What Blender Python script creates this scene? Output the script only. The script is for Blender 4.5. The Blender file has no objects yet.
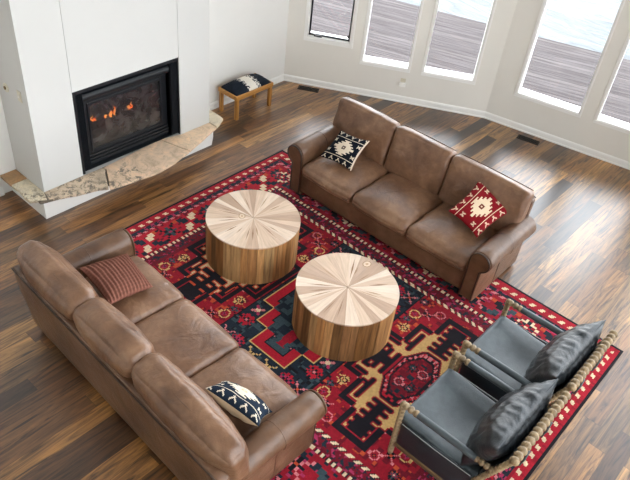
import bpy, math, random
from mathutils import Vector, Matrix, noise
PI = math.pi
S = bpy.context.scene
COL = S.collection
rnd = random.Random(7)
R = math.radians

# ------------------------------------------------------------------ colours and materials
def lin(h):
    if isinstance(h, str):
        h = h.lstrip('#'); c = [int(h[i:i+2], 16)/255 for i in (0, 2, 4)]
    else: c = list(h)
    return tuple(x/12.92 if x <= .04045 else ((x+.055)/1.055)**2.4 for x in c) + (1.0,)

class NT:
    """tiny node-tree writer"""
    def __init__(s, name):
        s.m = bpy.data.materials.new(name); s.m.use_nodes = True
        s.t = s.m.node_tree; s.n = s.t.nodes; s.l = s.t.links
        s.b = s.n['Principled BSDF']
    def add(s, typ, ins=None, **props):
        n = s.n.new(typ)
        for k, v in props.items(): setattr(n, k, v)
        for k, v in (ins or {}).items(): s.put(n, k, v)
        return n
    def put(s, n, k, v):
        sk = n.inputs[k]
        if hasattr(v, 'is_output') or isinstance(v, bpy.types.NodeSocket): s.l.new(v, sk)
        elif isinstance(v, bpy.types.Node): s.l.new(v.outputs[0], sk)
        else: sk.default_value = v
    def math(s, op, a, b=None, c=None):
        n = s.add('ShaderNodeMath', operation=op); s.put(n, 0, a)
        if b is not None: s.put(n, 1, b)
        if c is not None: s.put(n, 2, c)
        return n.outputs[0]
    def mix(s, f, a, b, mode='MIX'):
        n = s.add('ShaderNodeMix', data_type='RGBA', blend_type=mode)
        s.put(n, 0, f); s.put(n, 6, a); s.put(n, 7, b); return n.outputs[2]
    def ramp(s, f, stops):
        n = s.add('ShaderNodeValToRGB'); s.put(n, 0, f); e = n.color_ramp.elements
        while len(e) < len(stops): e.new(.5)
        for i, (p, c) in enumerate(stops): e[i].position = p; e[i].color = c
        return n.outputs[0]
    def noise(s, vec, scale, detail=4, rough=.55, dist=0.0):
        return s.add('ShaderNodeTexNoise', {'Vector': vec, 'Scale': scale, 'Detail': detail, 'Roughness': rough, 'Distortion': dist}).outputs[0]
    def obj(s): return s.add('ShaderNodeTexCoord').outputs['Object']
    def mapping(s, vec, loc=(0,0,0), rot=(0,0,0), scale=(1,1,1)):
        return s.add('ShaderNodeMapping', {'Vector': vec, 'Location': loc, 'Rotation': rot, 'Scale': scale}).outputs[0]
    def bump(s, h, strength, dist=.01):
        n = s.add('ShaderNodeBump', {'Height': h, 'Strength': strength, 'Distance': dist}); s.put(s.b, 'Normal', n.outputs[0])
    def out(s, col=None, rough=None, **kw):
        if col is not None: s.put(s.b, 'Base Color', col)
        if rough is not None: s.put(s.b, 'Roughness', rough)
        for k, v in kw.items(): s.put(s.b, k.replace('_', ' '), v)
        return s.m

def plain(name, hexc, rough=.5, var=.06, scale=6, metallic=0.0, bump=0, bscale=200):
    t = NT(name); o = t.obj(); c = lin(hexc)
    n = t.noise(o, scale, 3)
    c2 = tuple(min(1, x*(1+var)) for x in c[:3])+(1,); c1 = tuple(x*(1-var) for x in c[:3])+(1,)
    col = t.ramp(n, [(.35, c1), (.65, c2)])
    if bump: t.bump(t.noise(o, bscale, 2), bump, .002)
    return t.out(col, rough, Metallic=metallic)

def mat_wall(name='wall_paint', hexc='#e6e3db'):
    return plain(name, hexc, .75, .012, 1.5, bump=.04, bscale=120)

def mat_leather(name, dark, mid, light, rough=.42, crease=.5):
    t = NT(name); o = t.obj()
    big = t.noise(o, 2.2, 3, .5, .4); fine = t.noise(o, 14, 5, .6, .6)
    f = t.math('MULTIPLY_ADD', big, .7, t.math('MULTIPLY', fine, .3))
    col = t.ramp(f, [(.34, lin(dark)), (.5, lin(mid)), (.68, lin(light))])
    v = t.add('ShaderNodeTexVoronoi', {'Vector': o, 'Scale': 170.0}, feature='F1').outputs[0]
    wr = t.noise(t.mapping(o, scale=(1, .7, 1)), 6.5, 3, .5, .7)
    h = t.math('ADD', t.math('MULTIPLY', v, .12), t.math('MULTIPLY', wr, 1.6*crease))
    t.bump(h, .35, .02)
    r = t.math('MULTIPLY_ADD', fine, .22, rough-.11)
    return t.out(col, r, Specular_IOR_Level=.55)

def mat_attr(name, rough=.8, grain=None, bump=.2, bscale=220, gain=.12, spec=.3, sheen=0):
    """colour from the mesh attribute 'Col' (dyes, wood pieces) with a fine variation"""
    t = NT(name); a = t.add('ShaderNodeAttribute', attribute_name='Col').outputs[0]; o = t.obj()
    v = t.mapping(o, scale=grain) if grain and grain != 'radial' else o
    if grain == 'radial':
        sp_ = t.add('ShaderNodeSeparateXYZ', {0: o})
        an = t.math('ARCTAN2', sp_.outputs[1], sp_.outputs[0]); rd = t.math('SQRT', t.math('ADD', t.math('POWER', sp_.outputs[0], 2.0), t.math('POWER', sp_.outputs[1], 2.0)))
        v = t.add('ShaderNodeCombineXYZ', {0: t.math('MULTIPLY', an, 16.0), 1: t.math('MULTIPLY', rd, 5.0)}).outputs[0]
    n = t.noise(v, bscale if not grain else 1.0, 4, .6, .3)
    k = t.ramp(n, [(.3, (1-gain,)*3+(1,)), (.7, (1+gain,)*3+(1,))])
    col = t.mix(1.0, a, k, 'MULTIPLY')
    t.bump(n, bump, .004)
    return t.out(col, rough, Specular_IOR_Level=spec, Sheen_Weight=sheen)

def mat_floor():
    t = NT('floor_planks'); o = t.obj()
    sx = t.add('ShaderNodeSeparateXYZ', {0: o}); x, y = sx.outputs[0], sx.outputs[1]
    W, L = .150, 1.25
    xr = t.math('DIVIDE', x, W); row = t.math('FLOOR', xr); fx = t.math('FRACT', xr)
    h = t.add('ShaderNodeTexWhiteNoise', {1: row}, noise_dimensions='1D').outputs[0]
    yr = t.math('MULTIPLY_ADD', h, 7.31, t.math('DIVIDE', y, L)); cell = t.math('FLOOR', yr); fy = t.math('FRACT', yr)
    cid = t.add('ShaderNodeCombineXYZ', {0: row, 1: cell}).outputs[0]
    wn = t.add('ShaderNodeTexWhiteNoise', {0: cid}, noise_dimensions='2D'); r1 = wn.outputs[0]
    base = t.ramp(r1, [(0, lin('#35241a')), (.2, lin('#5d3e25')), (.42, lin('#825a34')), (.6, lin('#a07443')), (.78, lin('#553d29')), (1, lin('#b48851'))])
    # grain runs along y, shifted per board
    off = t.add('ShaderNodeVectorMath', {0: wn.outputs[1], 1: (13.0, 17.0, 5.0)}, operation='MULTIPLY').outputs[0]
    gv = t.add('ShaderNodeVectorMath', {0: t.mapping(o, scale=(16, 1.3, 1)), 1: off}, operation='ADD').outputs[0]
    g = t.noise(gv, 1.0, 6, .66, 1.8)
    g2 = t.noise(t.add('ShaderNodeVectorMath', {0: t.mapping(o, scale=(60, 2.5, 1)), 1: off}, operation='ADD').outputs[0], 1.0, 3, .6, .4)
    k = t.ramp(g, [(.34, (.09, .075, .07, 1)), (.44, (.60, .55, .50, 1)), (.53, (1.03, 1.0, .95, 1)), (.68, (1.65, 1.55, 1.32, 1))])
    c = t.mix(1.0, base, k, 'MULTIPLY')
    c = t.mix(.6, c, t.ramp(g2, [(.35, (.78, .76, .75, 1)), (.65, (1.18, 1.16, 1.12, 1))]), 'MULTIPLY')
    ex = t.math('MINIMUM', fx, t.math('SUBTRACT', 1.0, fx)); ey = t.math('MULTIPLY', t.math('MINIMUM', fy, t.math('SUBTRACT', 1.0, fy)), L/W)
    e = t.math('MINIMUM', ex, ey)
    seam = t.ramp(e, [(.0, (.22, .2, .18, 1)), (.022, (1, 1, 1, 1))])
    c = t.mix(1.0, c, seam, 'MULTIPLY')
    hgt = t.math('ADD', t.math('MULTIPLY', g2, .25), t.math('MULTIPLY', t.ramp(e, [(0, (0, 0, 0, 1)), (.03, (1, 1, 1, 1))]), .8))
    t.bump(hgt, .12, .003)
    return t.out(c, t.math('MULTIPLY_ADD', g, .12, .36), Specular_IOR_Level=.2, Coat_Weight=1.0, Coat_Roughness=.30, Coat_IOR=1.66)

def mat_wood(name, dark, mid, light, axis='z', rough=.45, scale=1.0, flecks=0.0):
    t = NT(name); o = t.obj()
    sc = {'x': (1.5, 30, 30), 'y': (30, 1.5, 30), 'z': (30, 30, 1.5)}[axis]
    g = t.noise(t.mapping(o, scale=tuple(v*scale for v in sc)), 1.0, 5, .6, .8)
    c = t.ramp(g, [(.3, lin(dark)), (.5, lin(mid)), (.7, lin(light))])
    t.bump(g, .15, .003)
    return t.out(c, rough)

def mat_stone():
    t = NT('hearth_flagstone'); o = t.obj()
    a = t.add('ShaderNodeAttribute', attribute_name='Col').outputs[0]
    n1 = t.noise(o, 5.5, 6, .65, 1.2); n2 = t.noise(o, 22, 6, .7, .5)
    c = t.mix(1.0, a, t.ramp(n1, [(.3, (.72, .70, .66, 1)), (.5, (1, 1, 1, 1)), (.72, (1.22, 1.16, 1.08, 1))]), 'MULTIPLY')
    # dark lichen-like mineral stains gathered in patches towards the left part
    patch = t.ramp(t.noise(t.mapping(o, loc=(0, 1.3, 0)), 3.0, 2), [(.40, (0, 0, 0, 1)), (.52, (1, 1, 1, 1))])
    sy = t.add('ShaderNodeSeparateXYZ', {0: o}).outputs[1]
    side = t.math('LESS_THAN', t.math('ADD', sy, t.math('MULTIPLY', n1, .5)), .05)
    m = t.math('MULTIPLY', t.math('MULTIPLY', patch, t.ramp(n2, [(.48, (0, 0, 0, 1)), (.56, (1, 1, 1, 1))])), side)
    c = t.mix(m, c, lin('#7d7265'))
    w = t.noise(t.mapping(o, rot=(0, 0, .5)), 3.2, 6, .6, 2.2)
    vein = t.ramp(w, [(.485, (0, 0, 0, 1)), (.5, (1, 1, 1, 1)), (.515, (0, 0, 0, 1))])
    c = t.mix(t.math('MULTIPLY', vein, .45), c, lin('#8a7158'))
    t.bump(t.math('ADD', n1, t.math('MULTIPLY', n2, .5)), .2, .006)
    return t.out(c, .7)

def mat_glass():
    m = bpy.data.materials.new('window_glass'); m.use_nodes = True; nt = m.node_tree; nt.nodes.clear()
    o = nt.nodes.new('ShaderNodeOutputMaterial'); mx = nt.nodes.new('ShaderNodeMixShader')
    tr = nt.nodes.new('ShaderNodeBsdfTransparent'); gl = nt.nodes.new('ShaderNodeBsdfGlossy')
    tr.inputs[0].default_value = (.97, .98, .98, 1); gl.inputs['Roughness'].default_value = .02
    fr = nt.nodes.new('ShaderNodeFresnel'); fr.inputs[0].default_value = 1.35
    nt.links.new(fr.outputs[0], mx.inputs[0]); nt.links.new(tr.outputs[0], mx.inputs[1]); nt.links.new(gl.outputs[0], mx.inputs[2])
    nt.links.new(mx.outputs[0], o.inputs[0]); return m

def mat_emit(name, c1, c2, strength):
    t = NT(name); o = t.obj(); n = t.noise(o, 20, 2)
    c = t.ramp(n, [(.35, lin(c1)), (.65, lin(c2))])
    return t.out(c, .6, Emission_Color=c, Emission_Strength=strength)

def mat_deck():
    t = NT('weathered_deck_boards'); o = t.obj()
    v = t.mapping(o, rot=(0, 0, R(-19)))
    sx = t.add('ShaderNodeSeparateXYZ', {0: v}); yr = t.math('DIVIDE', sx.outputs[1], .12)
    row = t.math('FLOOR', yr); f = t.math('FRACT', yr)
    h = t.add('ShaderNodeTexWhiteNoise', {1: row}, noise_dimensions='1D').outputs[0]
    base = t.ramp(h, [(0, lin('#4a4545')), (.5, lin('#514c4c')), (1, lin('#595453'))])
    g = t.noise(t.mapping(v, scale=(1.2, 26, 1)), 1.0, 4, .6, .6)
    c = t.mix(1.0, base, t.ramp(g, [(.32, (.6, .58, .57, 1)), (.6, (1.15, 1.15, 1.15, 1))]), 'MULTIPLY')
    e = t.math('MINIMUM', f, t.math('SUBTRACT', 1.0, f))
    c = t.mix(1.0, c, t.ramp(e, [(0, (.25, .24, .24, 1)), (.07, (1, 1, 1, 1))]), 'MULTIPLY')
    return t.out(c, .9, Specular_IOR_Level=.1)

def mat_snow():
    t = NT('snow_and_ice'); o = t.obj()
    n = t.noise(t.mapping(o, scale=(.8, 2.2, 1), rot=(0, 0, -.3)), 1.3, 6, .6, 1.5)
    c = t.ramp(n, [(.36, lin('#3c4245')), (.5, lin('#4a4f51')), (.62, lin('#565959'))])
    t.bump(n, .5, .1)
    return t.out(c, .6)

M = {}
M['wall'] = mat_wall()
M['wall_lit'] = mat_wall('wall_paint_lit', '#e6e5e1')  # same wall paint, the left wall's brighter light put into its colour
M['breast'] = mat_wall('chimney_panel_paint', '#cdcdca')
M['ceiling'] = mat_wall('ceiling_paint', '#efeeea')
M['trim'] = plain('white_trim_paint', '#f1f0ec', .4, .01)
M['floor'] = mat_floor()
M['leather'] = mat_leather('brown_sofa_leather', '#4c3425', '#644732', '#7f5f49', .36, .9)
M['leather_worn'] = mat_leather('worn_sofa_leather', '#5d4130', '#7b5a43', '#9b785d', .33, 1.6)
M['leather_dark'] = mat_leather('sofa_welt_leather', '#2c1d14', '#38271b', '#443022', .45, .2)
M['grey_leather'] = mat_leather('slate_sling_leather', '#3c4448', '#4b5459', '#606a6f', .42, .15)
M['grey_pillow'] = mat_leather('slate_cushion_leather', '#171b1e', '#252a2e', '#3b4247', .32, 1.6)
M['side_leather'] = mat_leather('charcoal_side_leather', '#151b20', '#1e262c', '#2b343b', .5, .3)
M['stitch'] = plain('pale_stitch_thread', '#a9adad', .6)
M['spool'] = mat_wood('turned_grey_oak', '#5f4e38', '#8a7557', '#af9873', 'z', .5, .6)
M['spool_dark'] = mat_wood('dark_frame_oak', '#4f3c28', '#6b543a', '#836a4c', 'x', .5, .6)
M['rug'] = mat_attr('rug_wool', .95, None, .5, 260, .28, .1, .1)
M['rug_bind'] = plain('rug_binding', '#1a1618', .9)
M['fabric'] = mat_attr('woven_pillow_fabric', .9, None, .35, 300, .1, .15)
M['tabletop'] = mat_attr('reclaimed_wood_wedges', .55, 'radial', .2, 1, .13, .3)
M['tableside'] = mat_attr('reclaimed_wood_staves', .6, (30, 30, 2.2), .4, 1, .5, .3)
M['stone'] = mat_stone()
M['grout'] = plain('dark_mortar', '#6b6054', .9)
M['black'] = plain('black_metal', '#14181d', .38, .15, 20)
M['blackrough'] = plain('firebox_black', '#0c0d0f', .8, .3, 10)
M['mesh'] = plain('spark_curtain_mesh', '#3a3f45', .35, .2, 60, .6)
M['log'] = mat_wood('charred_log', '#1a1614', '#332b26', '#5a4f47', 'y', .9)
M['flame'] = mat_emit('gas_flame', '#ff5a14', '#ffb257', 4.0)
M['pine'] = mat_wood('honey_pine', '#8a5a24', '#b47d3b', '#cf9b58', 'z', .45)
M['pine_x'] = mat_wood('honey_pine_rail', '#8a5a24', '#b47d3b', '#cf9b58', 'y', .45)
M['glass'] = mat_glass()
M['deck'] = mat_deck()
M['snow'] = mat_snow()
M['vent'] = plain('dark_bronze_register', '#2a2320', .45, .1, metallic=.5)
M['almond'] = plain('almond_plastic', '#cfc8b4', .4, .02)
M['brass'] = plain('antique_brass', '#7d6a45', .35, .1, metallic=.8)

# ------------------------------------------------------------------ mesh writer
class MB:
    def __init__(s): s.v = []; s.f = []; s.c = []; s.cur = None
    def add(s, vs, fs, col=None):
        o = len(s.v); s.v += [tuple(v) for v in vs]
        for i, f in enumerate(fs):
            s.f.append(tuple(o+k for k in f))
            s.c.append(col[i] if isinstance(col, list) else (col or (1, 1, 1, 1)))
    def box(s, a, b, mat=None):
        x0, y0, z0 = a; x1, y1, z1 = b
        vs = [(x0,y0,z0),(x1,y0,z0),(x1,y1,z0),(x0,y1,z0),(x0,y0,z1),(x1,y0,z1),(x1,y1,z1),(x0,y1,z1)]
        if mat: vs = [mat @ Vector(v) for v in vs]
        s.add(vs, [(0,3,2,1),(4,5,6,7),(0,1,5,4),(1,2,6,5),(2,3,7,6),(3,0,4,7)])
    def prism(s, poly, z0, z1, fn=None, col=None):
        """poly: list of (a,b); fn maps (a,b,h)->xyz"""
        fn = fn or (lambda a, b, h: (a, b, h)); n = len(poly)
        vs = [fn(a, b, z0) for a, b in poly]+[fn(a, b, z1) for a, b in poly]
        s.add(vs, [tuple(reversed(range(n))), tuple(range(n, 2*n))]+[(i, (i+1) % n, n+(i+1) % n, n+i) for i in range(n)], col)
    def tube(s, pts, r, n=10, caps=True, closed=False):
        """r: number or list of radii; a swept round tube"""
        P = [Vector(p) for p in pts]; m = len(P); rr = r if isinstance(r, list) else [r]*m
        ref = None; vs = []
        for i, p in enumerate(P):
            if closed: d = P[(i+1) % m]-P[i-1]
            else: d = P[min(i+1, m-1)]-P[max(i-1, 0)]
            d.normalize()
            if ref is None: ref = Vector((0, 0, 1)) if abs(d.z) < .9 else Vector((1, 0, 0))
            a = d.cross(ref); a.normalize(); b = a.cross(d); b.normalize(); ref = b
            for k in range(n):
                t = 2*PI*k/n; vs.append(p+a*(math.cos(t)*rr[i])+b*(math.sin(t)*rr[i]))
        fs = []
        for i in range(m if closed else m-1):
            j = (i+1) % m
            fs += [(i*n+k, i*n+(k+1) % n, j*n+(k+1) % n, j*n+k) for k in range(n)]
        if caps and not closed: fs += [tuple(range(n-1, -1, -1)), tuple((m-1)*n+k for k in range(n))]
        s.add(vs, fs)
    def spool(s, a, b, r, pitch, n=10, thin=.55):
        """turned bobbin rod from a to b"""
        a = Vector(a); b = Vector(b); L = (b-a).length; k = max(1, round(L/pitch)); pts = []; rr = []
        for i in range(k):
            for q in range(7):
                f = (i+(q+.0)/7)/k; ph = (q+.0)/7
                pts.append(a.lerp(b, f)); rr.append(r*(thin+(1-thin)*math.sin(PI*ph)**.6 if ph > 0 else thin))
        pts.append(b); rr.append(r*thin)
        s.tube(pts, rr, n)
    def rbox(s, c, h, r, puff=(0,0,0), n=14, mat=None, wob=0, seed=0, fn=None):
        """soft rounded box: centre, half sizes, corner radius, bulge per axis"""
        T = [math.sin((i/n*2-1)*PI/2) if True else 0 for i in range(n+1)]
        T = [.5*(i/n*2-1)+.5*t for i, t in enumerate(T)]
        idx = {}; vs = []; fs = []
        def vert(p):
            k = tuple(round(q, 6) for q in p)
            if k in idx: return idx[k]
            sp = [p[i]*h[i] for i in range(3)]; inn = [max(-(h[i]-r), min(h[i]-r, sp[i])) for i in range(3)]
            d = Vector([sp[i]-inn[i] for i in range(3)])
            q = Vector(inn)+(d.normalized()*r if d.length > 1e-9 else Vector((0,0,0)))
            for i in range(3):
                j, k2 = (i+1) % 3, (i+2) % 3
                q[i] += p[i]*puff[i]*(1-p[j]**2)*(1-p[k2]**2)
            if wob:
                w = noise.noise_vector(Vector((q.x*5+seed*9.1, q.y*5+seed*3.3, q.z*5)))
                w2 = noise.noise_vector(Vector((q.x*14+seed*9.1, q.y*14, q.z*14+seed)))
                q += w*wob+w2*wob*.3
            if fn: q = fn(q, p)
            q = q+Vector(c)
            if mat: q = mat @ q
            idx[k] = len(vs); vs.append(q); return idx[k]
        for ax in range(3):
            for sg in (-1, 1):
                for i in range(n):
                    for j in range(n):
                        quad = []
                        for (u, w) in ((T[i], T[j]), (T[i+1], T[j]), (T[i+1], T[j+1]), (T[i], T[j+1])):
                            p = [0, 0, 0]; p[ax] = sg; p[(ax+1) % 3] = u; p[(ax+2) % 3] = w; quad.append(vert(p))
                        fs.append(tuple(quad if sg > 0 else reversed(quad)))
        s.add(vs, fs)
    def build(s, name, mat, parent=None, smooth=False, bevel=0, seg=2, loc=None, color=False, angle=None, auto=None):
        me = bpy.data.meshes.new(name); me.from_pydata(s.v, [], s.f); me.update()
        if color:
            ca = me.color_attributes.new('Col', 'FLOAT_COLOR', 'CORNER')
            data = []
            for p, c in zip(me.polygons, s.c): data += list(c)*p.loop_total
            ca.data.foreach_set('color', data)
        o = bpy.data.objects.new(name, me); COL.objects.link(o)
        for m in (mat if isinstance(mat, list) else [mat]): me.materials.append(m)
        if smooth: me.polygons.foreach_set('use_smooth', [True]*len(me.polygons))
        if auto is not None:
            me.polygons.foreach_set('use_smooth', [True]*len(me.polygons)); me.set_sharp_from_angle(angle=auto)
        if parent: o.parent = parent
        if loc: o.location = loc
        if bevel:
            b = o.modifiers.new('bevel', 'BEVEL'); b.width = bevel; b.segments = seg; b.limit_method = 'ANGLE'; b.angle_limit = R(35)
        return o

def empty(name, loc, rz=0, label=None, cat=None, group=None):
    o = bpy.data.objects.new(name, None); COL.objects.link(o); o.location = loc; o.rotation_euler = (0, 0, rz)
    o.empty_display_size = .1
    tag(o, label, cat, group); return o
def tag(o, label=None, cat=None, group=None, kind=None):
    if label: o['label'] = label
    if cat: o['category'] = cat
    if group: o['group'] = group
    if kind: o['kind'] = kind
    return o
def struct(o): o['kind'] = 'structure'; return o
def copy_tree(o, parent=None):
    c = o.copy(); COL.objects.link(c); c.parent = parent
    for ch in list(o.children): copy_tree(ch, c)
    return c

# ------------------------------------------------------------------ room shell
XW = -1.30
P0 = Vector((XW, 1.365)); P1 = Vector((1.208, 2.834))
dB = Vector((1.997, .392)).normalized(); P2 = P1+dB*2.62
P3 = P2+Vector((math.cos(R(-10)), math.sin(R(-10))))*2.5
P4 = P3+Vector((math.cos(R(-32)), math.sin(R(-32))))*2.7
YB = -8.6; HC = 6.9; TH = .16

fl = MB(); poly = [(XW-.1, YB), (P4.x+.3, YB), (P4.x+.3, P4.y+.05), (P4.x, P4.y+.05), (P3.x+.04, P3.y+.1), (P2.x, P2.y+.1), (P1.x-.03, P1.y+.1), (P0.x-.1, P0.y+.1)]
fl.prism(poly, -.12, 0); struct(fl.build('floor', M['floor']))
ce = MB(); ce.prism([(XW-.2, YB-.2), (P4.x+.4, YB-.2), (P4.x+.4, P4.y+.3), (P3.x+.1, P3.y+.3), (P2.x, P2.y+.3), (P1.x-.1, P1.y+.3), (P0.x-.2, P0.y+.2)], HC, HC+.1)
struct(ce.build('ceiling', M['ceiling']))

def wall_frame(P, Q):
    d = (Q-P).normalized(); n = Vector((-d.y, d.x))      # n points outwards for the window side
    return lambda s, t, z: Vector((P.x+d.x*s+n.x*t, P.y+d.y*s+n.y*t, z))
def wall_with_openings(name, P, Q, ops, mat, t0=0, t1=TH, ext=.0):
    F = wall_frame(P, Q); L = (Q-P).length
    xs = sorted(set([-ext, L+ext]+[o[0] for o in ops]+[o[1] for o in ops])); mb = MB()
    for a, b in zip(xs, xs[1:]):
        holes = sorted((o[2], o[3]) for o in ops if o[0] <= a+1e-6 and o[1] >= b-1e-6); z = 0
        for h0, h1 in holes+[(HC, HC)]:
            if h0 > z:
                vs = [F(s, t, zz) for zz in (z, h0) for (s, t) in ((a, t0), (b, t0), (b, t1), (a, t1))]
                mb.add(vs, [(0,3,2,1),(4,5,6,7),(0,1,5,4),(1,2,6,5),(2,3,7,6),(3,0,4,7)])
            z = h1
    return struct(mb.build(name, mat))

Z0, Z1, Z2, Z3 = .495, 2.45, 2.7, 6.5
def up(*spans, z0=Z0): return [(a, b, z0, Z1) for a, b in spans]+[(a, b, Z2, Z3) for a, b in spans]
opsA = [(.285, .885, .71, Z1), (.285, .885, Z2, Z3)]+up((1.085, 1.735), (1.945, 2.635))
opsB = up((.335, 1.185), (1.41, 2.26))
opsC = up((.15, 1.17), (1.31, 2.36)); opsD = up((.15, 1.25), (1.4, 2.55))
wall_with_openings('wall_back', P0, P1, opsA, M['wall'], ext=.02)
wall_with_openings('wall_bay', P1, P2, opsB, M['wall'])
wall_with_openings('wall_far_right', P2, P3, opsC, M['wall'])
wall_with_openings('wall_right', P3, P4, opsD, M['wall'])
w = MB(); w.box((XW-.15, YB, 0), (XW, P0.y+.02, HC)); struct(w.build('wall_left', M['wall_lit']))
w = MB(); w.box((XW-.15, YB-.15, 0), (P4.x+.3, YB, HC)); struct(w.build('wall_front', M['wall']))
PR0 = Vector((P4.x, P4.y)); PR1 = Vector((P4.x, YB))
opsR = up((.8, 2.6), (3.2, 5.0), (5.6, 7.4))
wall_with_openings('wall_side', PR0, PR1, opsR, M['wall'])

def window(n, P, Q, op, casing=.035, sash=False):
    s0, s1, z0, z1 = op; F = wall_frame(P, Q)
    def fb(mb, a, b, t0, t1, za, zb):
        vs = [F(s, t, zz) for zz in (za, zb) for (s, t) in ((a, t0), (b, t0), (b, t1), (a, t1))]
        mb.add(vs, [(0,3,2,1),(4,5,6,7),(0,1,5,4),(1,2,6,5),(2,3,7,6),(3,0,4,7)])
    root = empty('window_%d' % n, F((s0+s1)/2, 0, z0)); struct(root)
    inv = Matrix.Translation(-root.location)
    def fin(mb, name, mat, bev=0.003, parent=root):
        mb.v = [tuple(inv @ Vector(v)) for v in mb.v]; return mb.build(name, mat, parent, bevel=bev)
    c = MB(); k = casing if z0 < 2 else .04
    e = .012
    fb(c, s0-k, s1+k, -e, .0, z0-k-.01, z0); fb(c, s0-k, s1+k, -e, .0, z1, z1+k); fb(c, s0-k, s0, -e, .0, z0, z1); fb(c, s1, s1+k, -e, .0, z0, z1)
    fb(c, s0, s1, -.0, TH, z0-.0, z0+.012); fb(c, s0, s0+.010, 0, TH, z0, z1); fb(c, s1-.010, s1, 0, TH, z0, z1)
    fin(c, 'window_frame', M['trim'])
    gl = MB(); fb(gl, s0+.01, s1-.01, .085, .089, z0+.012, z1); fin(gl, 'pane', M['glass'], 0)
    if sash:
        b = MB(); q = .022
        for (a1, b1, za, zb) in ((s0+.012, s1-.012, z0+.014, z0+.014+q), (s0+.012, s0+.012+q, z0, z1), (s1-.012-q, s1-.012, z0, z1)):
            fb(b, a1, b1, .05, .075, za, zb)
        fin(b, 'sash', M['black'], .002)
        ck = MB(); fb(ck, s0+.09, s0+.20, .012, .05, z0+.012, z0+.030); fb(ck, s0+.10, s0+.115, -.005, .03, z0+.03, z0+.045)
        fb(ck, s1-.05, s1-.03, .035, .06, z0+.06, z0+.10)
        fin(ck, 'crank_handle', M['vent'], .003)
    es = MB(); fb(es, s0-.04, s1+.04, TH, TH+.09, z0-.05, z0-.012); fin(es, 'outer_sill', M['trim'], .004)
    return root
wi = 1
for (P, Q, ops) in ((P0, P1, opsA), (P1, P2, opsB), (P2, P3, opsC), (P3, P4, opsD), (PR0, PR1, opsR)):
    for k, op in enumerate(ops):
        window(wi, P, Q, op, casing=.045 if (wi == 1) else .03, sash=(P is P0 and k < 1)); wi += 1
        # daylight portal in the opening
        F = wall_frame(P, Q); ld = bpy.data.lights.new('daylight_portal', 'AREA'); ld.shape = 'RECTANGLE'
        ld.size = op[1]-op[0]; ld.size_y = op[3]-op[2]; ld.cycles.is_portal = True
        lo = bpy.data.objects.new('daylight_portal', ld); COL.objects.link(lo)
        lo.location = F((op[0]+op[1])/2, TH+.02, (op[2]+op[3])/2)
        d = (Q-P).normalized(); nin = Vector((d.y, -d.x, 0)); lo.rotation_euler = nin.to_track_quat('-Z', 'Z').to_euler()

def baseboard(name, pts, h=.095, t=.016):
    mb = MB()
    for a, b in zip(pts, pts[1:]):
        a = Vector(a); b = Vector(b); F = wall_frame(a, b); L = (b-a).length
        prof = [(0, 0), (-t-.008, 0), (-t-.008, .018), (-t, .022), (-t, h-.02), (-t*.5, h-.006), (0, h)]
        vs = [F(s, q[0], q[1]) for s in (-.005, L+.005) for q in prof]; n = len(prof)
        mb.add(vs, [tuple(range(n)), tuple(range(2*n-1, n-1, -1))]+[(i, i+n, (i+1) % n+n, (i+1) % n) for i in range(n)])
    return struct(mb.build(name, M['trim']))
baseboard('baseboard_back', [P0, P1, P2, P3, P4])
FX, FY0, FY1 = -.76, -2.74, -.52          # chimney breast front and sides
baseboard('baseboard_left', [(XW, FY1+.2), (XW, P0.y)])
baseboard('baseboard_far_left', [(XW, YB), (XW, FY0-.19)])

# chimney breast with the firebox opening and two vertical panel joints
OY0, OY1, OZ0, OZ1 = -2.28, -.965, .245, 1.215
b = MB(); g = .004; D = XW
b.box((D, FY0, 0), (FX, OY0-g, HC)); b.box((D, OY1+g, 0), (FX, FY1, HC))
b.box((D, OY0, OZ1), (FX, OY1, HC)); b.box((D, OY0-g, 0), (FX, OY1+g, OZ0-.02))
b.box((D, OY0-g, OZ0-.02), (D+.06, OY1+g, HC)); b.box((D, OY0-g, OZ1), (FX-.012, OY0, HC)); b.box((D, OY1, OZ1), (FX-.012, OY1+g, HC))
struct(b.build('wall_chimney', M['breast']))

# ------------------------------------------------------------------ fireplace insert
fp = empty('fireplace_insert', (FX, -1.62, OZ0), 0, 'black gas fireplace insert with small orange flames behind dark glass', 'fireplace')
def fpb(name, boxes, mat, parent=fp, bevel=.003):
    mb = MB()
    for a, bb in boxes: mb.box(tuple(x-y for x, y in zip(a, (FX, -1.62, OZ0))), tuple(x-y for x, y in zip(bb, (FX, -1.62, OZ0))))
    return mb.build(name, mat, parent, bevel=bevel)
fpb('surround', [((-1.235, OY0+.002, OZ0), (FX-.002, OY0+.03, OZ1-.002)), ((-1.235, OY1-.012, OZ0), (FX-.002, OY1-.002, OZ1-.002)),
                 ((-1.235, OY0+.03, OZ1-.04), (FX-.002, OY1-.012, OZ1-.002)), ((-1.235, OY0+.03, OZ0), (-1.225, OY1-.012, OZ1-.04)),
                 ((-1.225, OY0+.03, OZ0), (-.80, OY1-.012, OZ0+.006))], M['black'], bevel=.002)
iy0, iy1 = -2.16, -1.07; gy0, gy1, gz0, gz1 = -2.065, -1.165, .43, .96
ins = fpb('firebox_frame', [((-1.2, iy0, OZ0+.006), (-.86, gy0, 1.10)), ((-1.2, gy1, OZ0+.006), (-.86, iy1, 1.10)),
                      ((-1.2, gy0, gz1), (-.86, gy1, 1.10)), ((-1.2, gy0, OZ0+.006), (-.86, gy1, gz0)),
                      ((-.86, gy0-.02, gz0-.03), (-.848, gy0, gz1+.03)), ((-.86, gy1, gz0-.03), (-.848, gy1+.02, gz1+.03)),
                      ((-.86, gy0, gz1), (-.848, gy1, gz1+.03)), ((-.86, gy0, gz0-.03), (-.848, gy1, gz0))], M['black'])
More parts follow.
